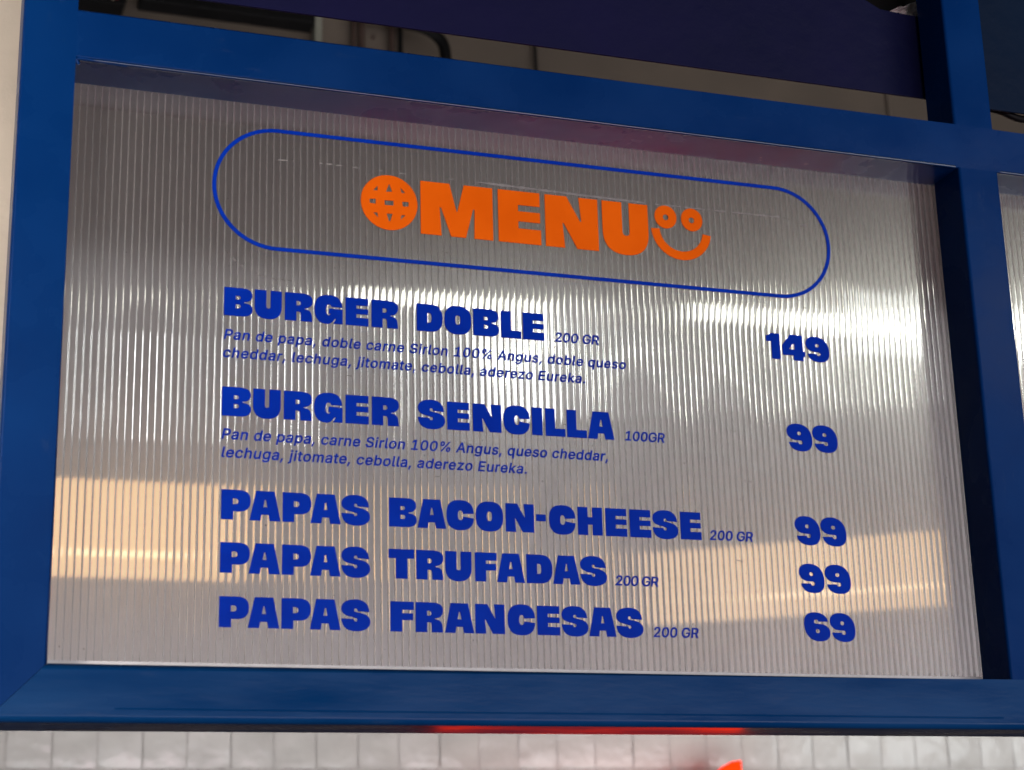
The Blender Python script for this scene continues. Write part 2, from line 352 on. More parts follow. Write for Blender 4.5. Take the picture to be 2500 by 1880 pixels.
# outlines of the light grotesque used for the small print: advance, contours (x, y, x, y, ...) in thousandths
LIGHT = {"%":[676,[[148,271,162,269,175,269,189,269,203,271,215,275,227,279,237,285,248,292,256,300,264,309,271,318,277,329,281,340,284,351,288,362,289,375,290,387,290,413,289,425,288,437,284,449,281,460,277,470,271,481,264,491,256,500,248,507,238,515,227,521,215,525,202,529,189,530,175,531,162,530,149,529,136,525,124,521,113,515,103,507,95,500,87,491,80,481,75,471,69,460,65,448,63,437,61,425,61,412,61,388,61,375,63,362,65,352,69,340,73,329,79,318,86,309,94,300,103,292,114,285,124,279,136,275],[168,342,162,343,157,346,153,349,150,354,147,359,144,365,143,372,141,380,141,388,141,412,141,420,143,427,144,435,147,441,149,446,154,451,158,454,162,457,168,458,175,459,183,458,189,457,193,454,198,451,201,447,203,442,206,434,208,427,209,421,209,412,209,388,209,379,208,372,206,366,203,359,200,354,197,349,193,346,189,343,183,342,175,341],[501,239,487,238,474,236,462,232,450,228,440,222,429,215,420,207,412,199,405,188,399,178,395,168,392,156,388,145,387,132,386,121,386,94,387,83,388,70,392,59,395,47,399,37,405,27,412,16,420,8,429,0,439,-7,450,-13,462,-17,474,-21,487,-23,501,-24,516,-23,528,-21,540,-17,552,-13,562,-7,573,0,582,8,589,17,596,27,602,37,606,47,611,59,613,71,614,83,615,94,615,121,614,132,613,144,611,155,607,168,603,178,597,188,590,199,582,207,573,215,564,222,553,228,540,232,529,236,516,238],[493,50,487,51,482,53,479,56,476,61,473,66,470,73,468,80,467,87,467,95,467,120,467,127,469,135,470,142,473,148,476,155,479,159,483,162,488,164,494,166,501,166,509,166,515,164,520,162,523,159,526,155,529,148,532,142,533,135,535,127,535,120,535,95,535,88,533,80,532,72,529,66,526,61,523,56,520,53,515,51,509,50,501,49],[107,-13,198,-14,565,522,475,523]]],",":[188,[[56,85,22,-133,95,-133,155,85]]],".":[188,[[36,41,36,32,39,23,41,14,47,5,54,-1,61,-7,69,-13,77,-15,86,-18,95,-18,105,-18,114,-15,122,-13,130,-7,138,-1,143,6,148,13,153,23,154,32,155,41,154,50,153,59,148,69,143,76,138,83,130,89,123,94,114,99,105,100,95,101,86,100,77,99,68,94,61,89,54,83,47,77,41,68,39,59,36,50]]],"0":[453,[[41,161,47,134,56,108,65,85,77,64,90,44,105,28,121,13,140,1,160,-9,181,-16,203,-20,227,-21,251,-20,272,-16,294,-9,314,1,332,13,349,28,363,44,376,64,388,85,397,108,406,134,412,161,416,191,418,221,419,254,418,287,416,317,412,347,406,374,397,400,388,423,376,444,363,464,348,481,332,495,313,508,293,517,272,525,251,528,227,530,203,528,181,525,160,517,140,508,121,495,105,481,90,464,77,444,65,423,56,400,47,374,41,347,37,317,35,287,34,254,35,221,37,191],[132,166,128,185,125,206,124,230,123,254,124,278,125,302,128,323,132,343,136,361,142,377,149,392,156,405,164,416,172,425,182,432,192,438,202,443,214,445,227,446,239,445,251,443,261,438,271,432,281,425,289,416,297,405,304,392,311,377,317,361,321,343,325,323,328,302,329,278,330,254,329,230,328,206,325,185,321,166,317,148,311,131,305,117,297,104,289,93,281,84,271,77,261,71,251,66,240,64,227,64,213,64,202,66,192,71,182,77,172,84,164,93,156,104,148,117,142,131,136,148]]],"1":[453,[[62,69,62,-14,405,-14,405,69,290,69,290,523,193,523,72,434,73,333,198,423,198,69]]],"2":[453,[[50,53,50,-14,403,-14,403,71,183,71,277,170,294,189,309,206,324,221,336,236,347,250,356,263,366,276,373,290,379,301,384,313,389,324,391,336,393,347,395,360,395,372,394,389,392,406,387,423,381,438,373,452,363,466,353,479,341,490,327,500,313,509,296,516,280,522,263,527,244,529,225,530,205,529,187,526,170,523,153,516,137,508,121,500,108,489,95,478,84,464,74,449,66,434,60,417,55,400,52,381,52,348,141,348,141,372,143,381,144,391,148,398,152,407,156,414,161,420,166,426,172,430,179,435,186,439,195,442,204,444,213,445,224,446,233,445,243,444,251,442,259,440,267,436,275,432,280,428,286,423,291,417,296,411,299,404,303,397,304,389,306,381,306,371,306,363,305,355,303,348,301,340,298,333,293,324,290,316,285,309,278,300,271,291,264,282,254,272,246,261,235,251,224,239]]],"A":[480,[[-4,-14,95,-14,145,128,334,128,385,-14,483,-14,286,523,191,523],[204,298,207,310,211,321,216,335,221,351,226,367,231,385,238,404,239,406,240,405,246,386,251,368,256,352,261,336,266,323,270,310,274,297,304,213,175,213]]],"E":[419,[[139,71,139,215,369,215,369,300,139,300,139,438,386,438,386,523,46,523,46,-14,389,-14,389,71]]],"G":[520,[[56,110,70,86,85,64,102,45,121,28,142,13,165,1,188,-8,214,-16,241,-20,269,-21,293,-20,317,-17,341,-11,362,-3,384,7,403,19,420,32,436,47,450,65,463,84,474,104,481,127,488,149,491,175,492,200,492,270,269,270,269,185,401,207,400,186,398,171,395,156,390,142,384,130,377,118,368,108,360,98,349,90,338,83,325,78,313,72,299,70,284,68,269,67,252,68,236,71,220,74,206,81,192,88,179,98,167,109,156,121,146,135,138,151,130,168,125,187,121,208,118,230,117,254,118,278,121,301,125,322,130,340,138,358,146,374,156,388,166,400,178,411,191,420,204,428,219,434,233,438,249,441,265,442,275,441,285,441,293,439,302,437,311,435,319,432,327,428,334,425,341,420,347,416,354,410,360,405,365,399,371,393,375,386,380,378,385,370,388,363,392,353,398,335,491,335,485,366,480,381,475,396,468,410,461,423,452,436,444,448,434,459,423,470,412,480,400,490,387,497,373,505,360,511,345,517,329,522,314,525,298,528,282,529,265,530,237,528,212,524,188,517,164,508,142,496,120,481,102,464,85,445,70,422,56,399,46,374,37,347,31,317,27,286,26,254,27,222,31,192,37,162,46,135]]],"P":[445,[[46,523,46,-14,139,-14,139,172,235,172,259,173,281,175,302,179,321,186,339,195,355,205,370,217,382,230,392,243,402,258,410,275,416,292,420,311,422,329,423,348,422,366,420,385,415,403,410,420,402,437,392,452,382,465,369,478,355,490,339,499,321,508,302,515,281,519,259,522,235,523],[139,256,139,438,232,438,247,437,260,436,271,434,281,430,291,426,298,422,306,415,311,410,316,403,320,396,324,387,327,378,329,369,330,358,330,348,330,337,329,327,326,318,324,308,320,300,316,291,311,285,306,280,298,273,290,268,282,264,272,261,260,259,247,257,233,256]]],"R":[449,[[46,523,46,-14,139,-14,139,184,236,184,238,184,345,-14,452,-14,334,202,339,205,356,214,370,224,382,237,393,250,402,264,410,280,417,297,420,314,423,333,423,352,423,371,420,390,417,407,410,425,402,440,394,455,382,468,370,481,356,492,339,501,322,509,302,515,282,519,260,522,236,523],[139,269,139,438,233,438,247,438,260,436,272,434,282,431,292,427,299,423,306,417,312,411,318,405,321,399,325,390,327,383,329,372,331,363,331,352,331,341,329,332,327,322,325,314,322,307,318,301,312,295,306,289,299,284,292,280,282,276,273,273,261,271,248,270,234,269]]],"S":[447,[[134,97,129,104,125,110,122,119,120,128,116,151,22,151,26,118,31,99,36,83,44,67,52,52,63,39,76,26,90,15,105,5,122,-4,140,-10,159,-16,180,-20,201,-22,224,-23,247,-22,270,-20,292,-16,311,-9,329,-2,346,7,361,17,376,29,388,42,398,56,407,71,413,87,419,104,421,121,422,139,422,153,420,168,416,181,412,192,408,204,400,216,393,224,385,234,376,242,368,249,357,256,348,261,337,268,327,272,317,277,307,280,297,284,286,287,277,291,267,293,216,306,208,309,200,311,192,314,183,318,174,321,168,324,159,329,153,333,147,338,141,344,137,348,134,354,132,360,130,368,129,376,130,383,131,391,133,397,136,404,140,409,146,416,151,422,157,426,165,431,173,435,182,439,191,441,202,443,213,444,225,445,241,444,256,441,271,438,283,433,294,426,304,418,312,409,317,400,321,390,325,364,417,364,413,395,410,411,405,427,397,443,388,457,377,470,366,482,352,492,338,502,322,511,304,517,287,523,268,527,248,529,227,530,207,529,187,527,168,523,150,517,132,511,115,502,101,492,87,482,75,469,63,456,55,441,47,425,42,408,39,391,38,372,39,351,44,331,52,311,63,295,76,279,93,266,111,254,132,243,155,234,180,226,241,209,252,205,263,203,272,199,282,195,290,192,298,188,305,183,311,179,317,175,321,170,325,164,328,160,329,154,331,147,332,139,331,131,329,122,327,114,323,108,318,100,313,94,306,88,299,83,289,77,280,73,271,69,260,67,248,65,236,64,224,63,213,64,202,65,190,67,181,69,171,72,162,76,154,80,146,85,140,90]]],"a":[389,[[37,37,44,26,53,16,65,7,76,-1,88,-8,101,-13,116,-18,130,-20,145,-22,160,-23,173,-22,186,-21,198,-19,210,-15,220,-12,230,-8,239,-3,247,3,255,8,262,15,263,16,263,-14,351,-14,351,251,350,269,348,285,345,301,340,314,334,327,328,337,321,348,312,357,303,365,294,371,284,378,273,383,263,387,253,391,242,393,232,395,222,397,212,398,202,398,194,398,181,398,167,397,155,395,142,393,129,388,116,384,104,379,92,372,80,366,70,356,59,347,50,337,41,324,34,310,21,282,108,257,115,273,117,277,120,282,124,287,128,291,132,296,136,299,143,303,148,306,154,309,162,312,169,314,176,315,186,316,196,317,205,316,213,315,221,314,227,312,234,309,240,306,244,303,248,300,252,295,255,290,257,286,258,279,260,271,261,264,262,256,261,252,261,250,260,249,258,247,256,246,251,244,246,243,240,242,232,241,176,234,166,232,155,231,143,229,133,227,122,225,111,221,101,218,90,215,79,210,71,205,61,200,53,193,45,186,38,178,31,168,26,158,22,148,18,134,17,121,16,108,17,91,19,77,24,63,28,49],[113,80,110,85,108,89,107,93,106,98,106,105,106,111,108,117,109,123,111,126,113,130,117,133,122,136,127,140,133,143,138,146,145,147,153,149,161,151,169,153,177,154,202,157,233,162,240,163,246,164,253,165,258,168,262,168,269,170,273,172,277,173,283,177,265,164,262,139,261,130,260,122,258,116,255,108,251,100,247,93,242,88,235,81,229,76,221,71,212,67,203,64,194,62,182,60,170,59,163,60,155,61,148,62,141,64,135,65,130,67,125,71,119,74,116,77]]],"b":[424,[[39,523,39,-14,126,-14,126,24,127,22,133,16,140,8,148,2,157,-3,165,-8,177,-14,189,-18,202,-20,215,-22,229,-22,250,-21,269,-18,287,-12,304,-6,321,4,336,16,350,29,362,44,373,61,383,78,390,98,397,119,401,141,403,164,404,189,403,213,401,236,397,258,390,279,383,299,373,316,362,334,349,348,336,360,321,373,304,382,287,389,268,395,249,397,229,398,214,398,201,397,187,394,176,390,165,386,156,380,146,374,140,367,134,362,128,357,128,523],[138,120,134,132,131,145,129,159,127,174,127,189,127,205,129,219,131,233,134,246,138,258,142,269,149,278,155,287,162,294,169,301,178,306,187,310,197,313,209,315,220,316,232,315,244,313,254,310,263,306,271,300,279,293,286,285,292,276,299,267,303,256,307,244,310,231,312,218,314,204,314,189,314,175,312,160,310,147,307,134,303,122,297,110,292,100,286,92,279,84,271,77,262,71,253,67,244,64,232,62,220,61,209,61,197,64,188,66,179,70,170,76,162,83,155,91,149,99,143,109]]],"c":[396,[[43,79,53,61,65,44,78,29,93,16,110,4,127,-5,145,-12,165,-18,186,-21,207,-22,219,-22,231,-21,243,-19,254,-17,265,-14,276,-10,286,-7,296,-1,305,4,314,9,323,16,332,24,339,31,346,39,352,48,359,57,365,67,369,78,373,87,381,112,295,134,289,115,287,109,285,105,283,101,280,96,277,92,274,88,270,83,267,80,262,77,258,74,253,71,249,69,245,67,239,65,232,63,226,62,221,61,214,61,207,60,195,61,182,64,172,66,162,71,154,77,146,84,138,92,132,101,126,111,121,122,118,134,115,147,112,160,111,174,110,187,111,202,112,215,115,228,118,241,121,253,127,265,132,275,138,283,146,292,154,299,162,305,172,310,182,313,194,315,207,316,214,316,220,315,227,314,233,313,238,312,243,310,248,307,253,305,258,302,262,299,266,297,269,293,273,290,275,286,278,281,282,277,283,273,286,267,288,263,294,245,381,267,371,292,368,302,362,312,357,321,352,330,345,339,337,347,330,354,322,361,313,368,304,373,294,379,285,383,275,387,264,390,253,394,242,396,230,397,219,398,207,398,186,397,165,394,146,389,127,382,109,372,93,360,78,347,65,332,53,315,43,297,35,278,28,256,24,235,21,212,20,187,21,164,24,141,28,120,35,98]]],"d":[424,[[28,119,34,98,42,78,51,61,63,43,75,29,89,17,103,5,120,-6,138,-12,156,-18,175,-21,195,-22,210,-22,223,-20,236,-18,248,-14,259,-8,268,-3,276,3,284,8,291,15,297,22,299,24,299,-14,386,-14,386,523,297,523,297,356,292,362,285,368,277,374,268,380,260,385,249,390,237,394,224,397,210,398,196,398,176,397,156,395,138,389,121,382,104,373,89,361,75,348,63,333,52,316,42,299,34,279,28,258,23,236,21,213,20,189,21,164,23,141],[117,134,115,147,112,160,111,175,110,189,111,204,112,218,115,231,118,244,121,256,126,267,132,277,138,285,145,293,153,300,162,306,171,310,181,313,193,315,205,316,216,315,228,313,237,310,246,306,255,300,264,294,270,287,276,279,282,269,287,258,290,246,293,233,296,219,297,205,298,189,297,174,296,159,293,145,291,132,286,120,281,109,276,100,269,91,262,83,254,76,246,70,237,66,227,64,216,61,205,61,193,62,181,64,171,67,162,71,154,77,146,84,139,92,132,101,127,110,122,122]]],"e":[404,[[28,119,35,98,43,79,53,61,65,44,78,29,93,16,110,4,127,-5,147,-12,167,-18,190,-21,212,-22,228,-22,244,-20,259,-18,274,-13,288,-9,301,-2,313,4,324,12,335,20,345,29,354,39,362,50,368,61,374,74,383,101,298,121,290,104,287,98,283,92,280,87,275,83,271,78,266,74,261,71,255,69,249,66,242,63,235,62,228,61,220,60,213,60,201,61,189,63,177,65,167,69,158,73,150,79,142,86,135,94,129,103,122,112,118,123,115,135,112,148,111,155,385,155,385,194,385,215,383,235,380,253,375,271,370,287,364,302,356,316,348,329,338,340,329,351,318,360,307,368,296,376,283,382,271,387,258,391,245,395,232,397,219,398,205,398,184,397,163,394,143,388,125,381,108,371,91,360,77,346,64,331,52,314,42,296,35,276,28,255,24,233,21,211,20,187,21,163,24,141],[115,244,117,254,121,263,127,273,132,281,139,288,146,295,154,301,163,307,172,311,182,313,194,315,205,316,217,315,228,314,237,311,247,307,255,303,261,297,268,290,274,282,280,273,285,263,289,253,291,241,294,231,112,234]]],"g":[425,[[43,-85,50,-94,56,-104,64,-113,73,-121,82,-128,92,-136,105,-143,116,-148,129,-153,143,-158,157,-161,174,-163,190,-164,207,-165,226,-164,244,-162,262,-159,279,-154,296,-149,312,-141,326,-133,339,-123,351,-111,362,-98,371,-83,377,-67,383,-49,386,-29,386,-9,386,393,299,393,299,355,293,361,286,369,278,375,269,380,259,386,249,390,238,394,224,397,211,398,196,398,177,397,157,395,138,389,121,382,104,373,89,360,76,348,63,334,52,317,42,299,34,280,28,259,23,238,21,215,20,191,21,167,24,145,28,122,35,103,42,84,52,66,63,51,76,37,91,25,106,15,122,6,138,0,157,-6,176,-8,195,-9,210,-9,223,-7,236,-5,248,-1,258,3,268,8,276,14,284,19,290,26,297,31,297,-6,296,-22,294,-36,289,-46,282,-56,273,-64,263,-71,251,-76,238,-80,224,-82,207,-83,196,-83,185,-82,176,-80,167,-79,160,-75,153,-72,146,-68,141,-65,136,-61,132,-56,127,-52,123,-46,120,-42,116,-36,103,-24,33,-63],[122,128,117,139,115,151,112,164,111,178,110,193,111,207,112,220,115,233,117,246,122,257,127,268,132,277,139,286,146,294,153,301,162,306,171,310,181,313,193,315,205,316,216,315,228,313,238,310,247,306,256,301,263,295,270,287,277,278,283,269,287,259,292,247,294,235,296,221,298,207,298,193,298,177,296,163,294,150,291,137,287,127,282,117,276,107,270,99,264,93,256,87,248,82,239,78,228,76,216,74,205,73,193,74,181,76,172,78,162,83,153,88,145,94,139,100,132,109,126,118]]],"h":[410,[[39,523,39,-14,128,-14,128,227,128,239,130,250,132,259,135,268,138,276,143,283,149,290,155,296,160,300,168,305,176,309,183,311,192,313,200,315,210,315,223,314,235,312,246,307,255,302,263,294,269,286,275,276,278,265,281,250,282,235,282,-14,371,-14,371,240,370,260,368,278,365,296,360,312,354,327,346,341,336,353,325,363,314,373,301,381,288,387,274,392,260,396,243,398,227,398,210,398,191,395,175,389,159,383,144,373,130,362,128,359,128,523]]],"i":[167,[[28,492,27,483,28,475,30,467,34,458,38,451,44,445,51,438,60,434,67,432,75,429,84,429,93,429,101,432,108,434,117,438,124,446,129,451,134,458,137,467,140,475,140,483,140,492,137,500,134,509,129,516,124,522,117,528,109,532,101,535,93,537,84,538,75,537,67,535,59,532,51,528,45,522,38,516,34,509,30,500],[39,393,39,-14,128,-14,128,393]]],"j":[167,[[-24,-157,4,-157,19,-156,33,-155,47,-151,59,-147,72,-141,82,-134,91,-128,101,-118,108,-107,115,-96,119,-84,123,-71,126,-58,127,-45,128,-30,128,393,39,393,39,-28,38,-39,37,-46,35,-53,33,-58,29,-63,26,-66,22,-68,17,-71,10,-72,1,-73,-24,-73],[27,483,27,475,30,467,33,458,38,451,43,445,51,439,58,434,66,432,75,429,83,429,92,429,101,432,109,434,116,439,124,445,130,452,133,458,137,467,139,475,140,483,139,492,137,500,133,509,130,515,124,522,115,528,110,531,101,536,92,537,83,538,75,537,66,536,57,531,52,528,43,522,38,516,33,509,30,500,27,492]]],"k":[381,[[39,523,39,-14,128,-14,128,137,152,158,287,-14,397,-12,219,216,386,390,278,393,128,239,128,523]]],"l":[189,[[39,67,42,50,47,36,54,22,64,10,75,0,89,-7,105,-13,122,-15,139,-16,144,-16,148,-16,155,-16,159,-15,163,-15,198,-8,181,69,159,67,146,66,141,66,137,67,134,69,132,70,131,72,130,76,129,82,128,90,128,99,128,523,39,523,39,84]]],"m":[610,[[39,393,39,-14,128,-14,128,238,128,249,130,258,132,268,134,275,138,282,142,289,147,294,153,300,158,304,164,307,172,311,178,314,184,315,192,316,199,316,210,316,220,314,228,310,236,306,244,300,250,294,254,287,257,279,259,270,260,259,260,-14,349,-14,349,246,350,256,351,264,352,270,355,277,357,283,361,289,366,295,370,300,376,304,381,308,388,311,394,314,401,315,410,316,419,316,430,316,438,314,447,311,456,307,464,302,470,296,474,289,479,279,481,267,482,254,482,-14,571,-14,571,255,570,273,568,290,564,307,559,321,553,334,545,347,536,358,526,369,516,376,504,384,491,390,478,394,465,398,451,400,437,400,424,400,411,398,399,396,387,392,375,388,364,382,353,376,344,369,335,361,327,353,318,343,317,345,308,359,297,371,284,382,270,390,254,396,237,399,219,400,208,400,198,399,186,397,176,393,166,389,156,384,147,377,138,371,130,364,126,360,126,393]]],"n":[410,[[39,393,39,-14,128,-14,128,227,128,239,130,250,132,259,135,268,138,276,143,283,149,290,155,296,160,300,168,305,176,309,183,311,192,313,200,315,210,315,223,314,235,312,246,307,255,302,263,294,269,286,275,276,278,265,281,250,282,235,282,-14,371,-14,371,240,370,260,368,278,365,296,360,312,353,328,344,341,336,353,326,363,314,373,301,381,288,387,274,392,260,396,243,398,227,398,210,398,191,395,175,389,159,383,144,373,130,362,126,357,126,393]]],"o":[415,[[28,120,35,98,43,79,53,61,65,44,78,29,93,16,110,4,127,-5,145,-12,165,-18,186,-21,207,-22,229,-21,250,-18,270,-12,288,-5,306,4,323,16,337,29,350,44,362,61,372,79,380,98,387,119,392,141,394,164,395,187,394,212,392,235,387,257,380,278,372,297,362,315,350,332,337,347,323,360,306,372,288,382,269,389,250,394,229,397,207,398,186,397,165,394,146,389,127,382,109,372,93,360,78,347,65,332,53,315,43,297,35,278,28,256,24,235,21,212,20,187,21,164,24,141],[118,134,115,147,112,160,111,174,110,187,111,202,112,215,115,228,118,241,121,253,127,265,132,275,138,283,146,292,154,299,162,305,172,310,182,313,194,315,207,316,221,315,233,313,243,310,253,305,262,299,270,292,277,284,283,274,289,265,294,253,298,241,301,228,303,215,305,201,305,187,305,174,303,160,301,147,298,135,294,122,290,111,283,102,277,91,270,84,262,77,253,71,243,66,233,64,220,61,207,60,195,61,182,64,172,66,162,71,154,77,146,84,138,92,132,101,126,111,121,122]]],"p":[424,[[39,393,39,-157,128,-157,128,21,133,15,141,8,148,3,157,-3,166,-8,177,-14,189,-18,202,-20,215,-22,229,-22,250,-21,269,-18,287,-12,304,-6,321,4,336,16,350,29,362,44,373,61,383,78,390,98,397,119,401,141,403,164,404,189,403,213,401,236,397,258,390,279,383,299,373,316,362,334,349,348,336,360,321,373,304,382,287,389,268,395,249,397,229,398,214,398,201,397,187,394,176,390,165,386,156,380,146,374,140,367,134,362,126,355,126,393],[138,120,134,132,131,145,129,159,127,174,127,189,127,205,129,219,131,233,134,246,138,258,142,269,149,278,155,287,162,294,169,301,178,306,187,310,197,313,209,315,220,316,232,315,244,313,254,310,263,306,271,300,279,293,286,285,292,276,299,267,303,256,307,244,310,231,312,218,314,204,314,189,314,175,312,160,310,147,307,134,303,122,297,110,292,100,286,92,279,84,271,77,262,71,253,67,244,64,232,62,220,61,209,61,197,64,188,66,179,70,170,76,162,83,155,91,149,99,143,109]]],"q":[424,[[28,119,34,98,42,78,51,61,63,43,75,29,89,17,103,5,120,-6,138,-12,156,-18,175,-21,195,-22,210,-22,223,-20,236,-18,248,-14,259,-8,268,-3,276,3,284,8,291,15,297,21,297,-157,386,-157,386,393,299,393,299,353,298,355,292,362,285,368,277,374,268,380,260,385,249,390,237,394,224,397,210,398,196,398,176,397,156,395,138,389,121,382,104,373,89,361,75,348,63,333,52,316,42,299,34,279,28,258,23,236,21,213,20,189,21,164,23,141],[117,134,115,147,112,160,111,175,110,189,111,204,112,218,115,231,118,244,121,256,126,267,132,277,138,285,145,293,153,300,162,306,171,310,181,313,193,315,205,316,216,315,228,313,237,310,246,306,255,300,264,294,270,287,276,279,282,269,287,258,290,246,293,233,296,219,297,205,298,189,297,174,296,159,293,145,291,132,286,120,281,109,276,100,269,91,262,83,254,76,246,70,237,66,227,64,216,61,205,61,193,62,181,64,171,67,162,71,154,77,146,84,139,92,132,101,127,110,122,122]]],"r":[259,[[128,-14,128,237,128,246,130,254,132,263,134,269,138,277,142,282,147,288,153,293,159,299,166,303,173,306,181,308,188,310,197,311,208,312,210,312,214,311,221,311,224,311,227,310,257,306,257,398,229,398,213,399,198,398,184,396,171,391,157,387,144,379,133,371,126,363,126,393,39,393,39,-14]]],"s":[365,[[52,29,60,19,71,10,82,3,94,-3,107,-10,121,-15,135,-18,150,-20,166,-22,182,-22,200,-22,218,-20,234,-17,250,-12,266,-7,280,1,292,8,304,17,314,28,323,39,331,51,337,64,342,78,344,91,345,107,344,124,340,140,335,155,326,169,316,181,304,192,289,202,273,210,253,217,232,223,175,237,163,239,154,243,145,247,138,250,133,254,129,258,126,262,124,267,123,271,123,277,123,284,125,289,128,295,133,300,139,305,146,309,156,314,165,316,176,318,187,319,199,318,211,316,220,313,227,310,234,305,239,300,245,293,249,287,252,281,259,260,343,280,333,306,329,317,323,328,317,338,310,348,302,357,292,366,282,373,272,379,260,385,246,390,233,394,218,397,202,398,187,398,170,398,154,396,139,393,124,388,109,383,96,376,84,369,73,361,63,351,54,340,46,328,40,315,36,302,34,289,33,274,34,256,38,240,43,225,51,211,62,198,75,187,90,178,106,169,126,162,146,156,209,141,219,139,227,136,235,132,240,129,244,126,248,122,251,117,252,114,253,108,254,103,253,97,251,90,248,85,243,79,236,74,227,68,218,64,207,62,195,60,181,59,170,60,159,62,148,64,140,68,132,72,126,77,119,84,115,90,111,100,103,123,19,105,26,77,30,64,35,52,42,39]]],"t":[227,[[83,11,96,0,112,-8,130,-14,148,-17,168,-18,173,-18,178,-18,183,-18,188,-17,193,-17,200,-16,204,-15,208,-14,212,-13,229,-8,213,70,183,65,170,64,163,64,157,66,152,67,149,69,146,71,145,73,143,77,142,84,140,90,140,98,140,313,218,313,218,393,140,393,140,485,51,485,51,393,-8,393,-8,313,51,313,51,93,52,73,56,55,62,39,70,24]]],"u":[410,[[39,393,39,139,39,119,41,100,45,83,50,67,57,53,64,39,73,27,85,16,96,7,108,-1,122,-8,136,-12,150,-17,166,-18,182,-19,200,-18,218,-16,235,-10,250,-3,265,6,278,17,284,22,284,-14,371,-14,371,393,282,393,282,153,282,141,280,131,277,121,275,111,271,104,266,96,261,89,256,84,249,79,242,74,234,71,227,67,219,66,210,65,200,64,187,65,175,67,164,72,155,77,147,84,141,94,135,104,131,115,129,128,128,144,128,393]]],"z":[380,[[28,51,28,-14,353,-14,353,70,151,70,347,326,347,393,34,393,34,309,228,309]]]," ":[188,[]]}
CAPH = max(LIGHT['E'][1][0][1::2])
def area2(r): return sum(r[i][0] * r[(i + 1) % len(r)][1] - r[(i + 1) % len(r)][0] * r[i][1] for i in range(len(r)))
def inside(p, r):
    c = False
    for i in range(len(r)):
        (x0, y0), (x1, y1) = r[i], r[i - 1]
        if (y0 > p[1]) != (y1 > p[1]) and p[0] < (x1 - x0) * (p[1] - y0) / (y1 - y0) + x0: c = not c
    return c
def groups_of(ch):
    rings = [[(r[i], r[i + 1]) for i in range(0, len(r), 2)] for r in LIGHT[ch][1]]
    if not rings: return []
    big = max(rings, key=lambda r: abs(area2(r))); sg = area2(big) > 0
    outer = [r for r in rings if (area2(r) > 0) == sg]; hole = [r for r in rings if (area2(r) > 0) != sg]
    return [[o] + [h for h in hole if inside(h[0], o)] for o in outer]
def small_text(name, lines, parent, mats, cap, shear=0.2, label=None, widen=1.04):
    """lines: (text, x0, x1, baseline z); letters keep their shape, the tracking fills the measured width"""
    bm = bmesh.new(); k = cap / CAPH
    for txt, x0, x1, zb in lines:
        nat = sum(LIGHT[c][0] for c in txt) * k * widen
        ex = (x1 - x0 - nat) / max(1, len(txt) - 1); x = x0
        for c in txt:
            for gi, grp in enumerate(groups_of(c)):
                add_rings(bm, [[(x + (u * widen + v * shear) * k, zb + v * k) for u, v in r] for r in grp], FILM0 - gi * 6e-5, FILM1)
            x += LIGHT[c][0] * k * widen + ex
    return fin(bm, name, parent, mats, label)

# ------------------------------------------------------------------ the room behind
def wall(name, label, x0, x1, y0, y1, z0, z1, mm, cat="wall"):
    o = box(name, x0, x1, y0, y1, z0, z1, None, [mm], bevel=0)
    return tag(o, label, cat)
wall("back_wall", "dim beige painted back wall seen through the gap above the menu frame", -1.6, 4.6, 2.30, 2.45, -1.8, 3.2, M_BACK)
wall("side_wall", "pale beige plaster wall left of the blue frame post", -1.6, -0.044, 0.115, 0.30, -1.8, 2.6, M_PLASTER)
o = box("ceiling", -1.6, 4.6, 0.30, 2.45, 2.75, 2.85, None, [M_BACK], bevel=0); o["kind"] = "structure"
# tiled wall: every tile slightly tilted and pillowed
def tiled_wall():
    bm = bmesh.new()
    pitch = 0.0942; g = 0.0022; yb = 2.284; yf = 2.276
    for i in range(-8, 42):
        for j in range(-2, 10):
            x0 = 0.108 + i * pitch + g; x1 = 0.108 + (i + 1) * pitch - g
            z0 = 0.0803 - 2 * pitch * 0 + (j) * pitch + g; z1 = z0 + pitch - 2 * g
            tx, tz = random.uniform(-.0016, .0016), random.uniform(-.0016, .0016); oy = random.uniform(-.001, .001)
            N = 4; grid = []
            for a in range(N + 1):
                row = []
                for b in range(N + 1):
                    u, w = a / N, b / N
                    e = min(u, 1 - u, w, 1 - w)
                    x = x0 + (x1 - x0) * u + random.uniform(-.0004, .0004); z = z0 + (z1 - z0) * w + random.uniform(-.0004, .0004)
                    y = yf + oy + tx * (u - .5) * 2 + tz * (w - .5) * 2 + (0.0014 if e == 0 else 0) + 0.0022 * noise.noise(Vector((x * 22, z * 22, i * .7)))
                    row.append(bm.verts.new(V(x, y, z)))
                grid.append(row)
            for a in range(N):
                for b in range(N):
                    f = bm.faces.new((grid[a][b], grid[a + 1][b], grid[a + 1][b + 1], grid[a][b + 1])); f.material_index = 0
    x0, x1, z0, z1 = -0.70, 4.10, -0.110, 1.025
    n0 = len(bm.faces)
    vs = [[bm.verts.new(V(x, y, z)) for x, z in ((x0, z0), (x1, z0), (x1, z1), (x0, z1))] for y in (yb - .004, 2.299)]
    fs = [bm.faces.new(vs[0]), bm.faces.new(vs[1])] + [bm.faces.new((vs[0][k], vs[1][k], vs[1][(k + 1) % 4], vs[0][(k + 1) % 4])) for k in range(4)]
    for f in fs: f.material_index = 1
    o = from_bm("tiled_wall", bm, None, [M_TILE, M_GROUT], ang=60)
    return tag(o, "glossy off-white square tile wall below the menu frame", "tiled wall")
tiled_wall()

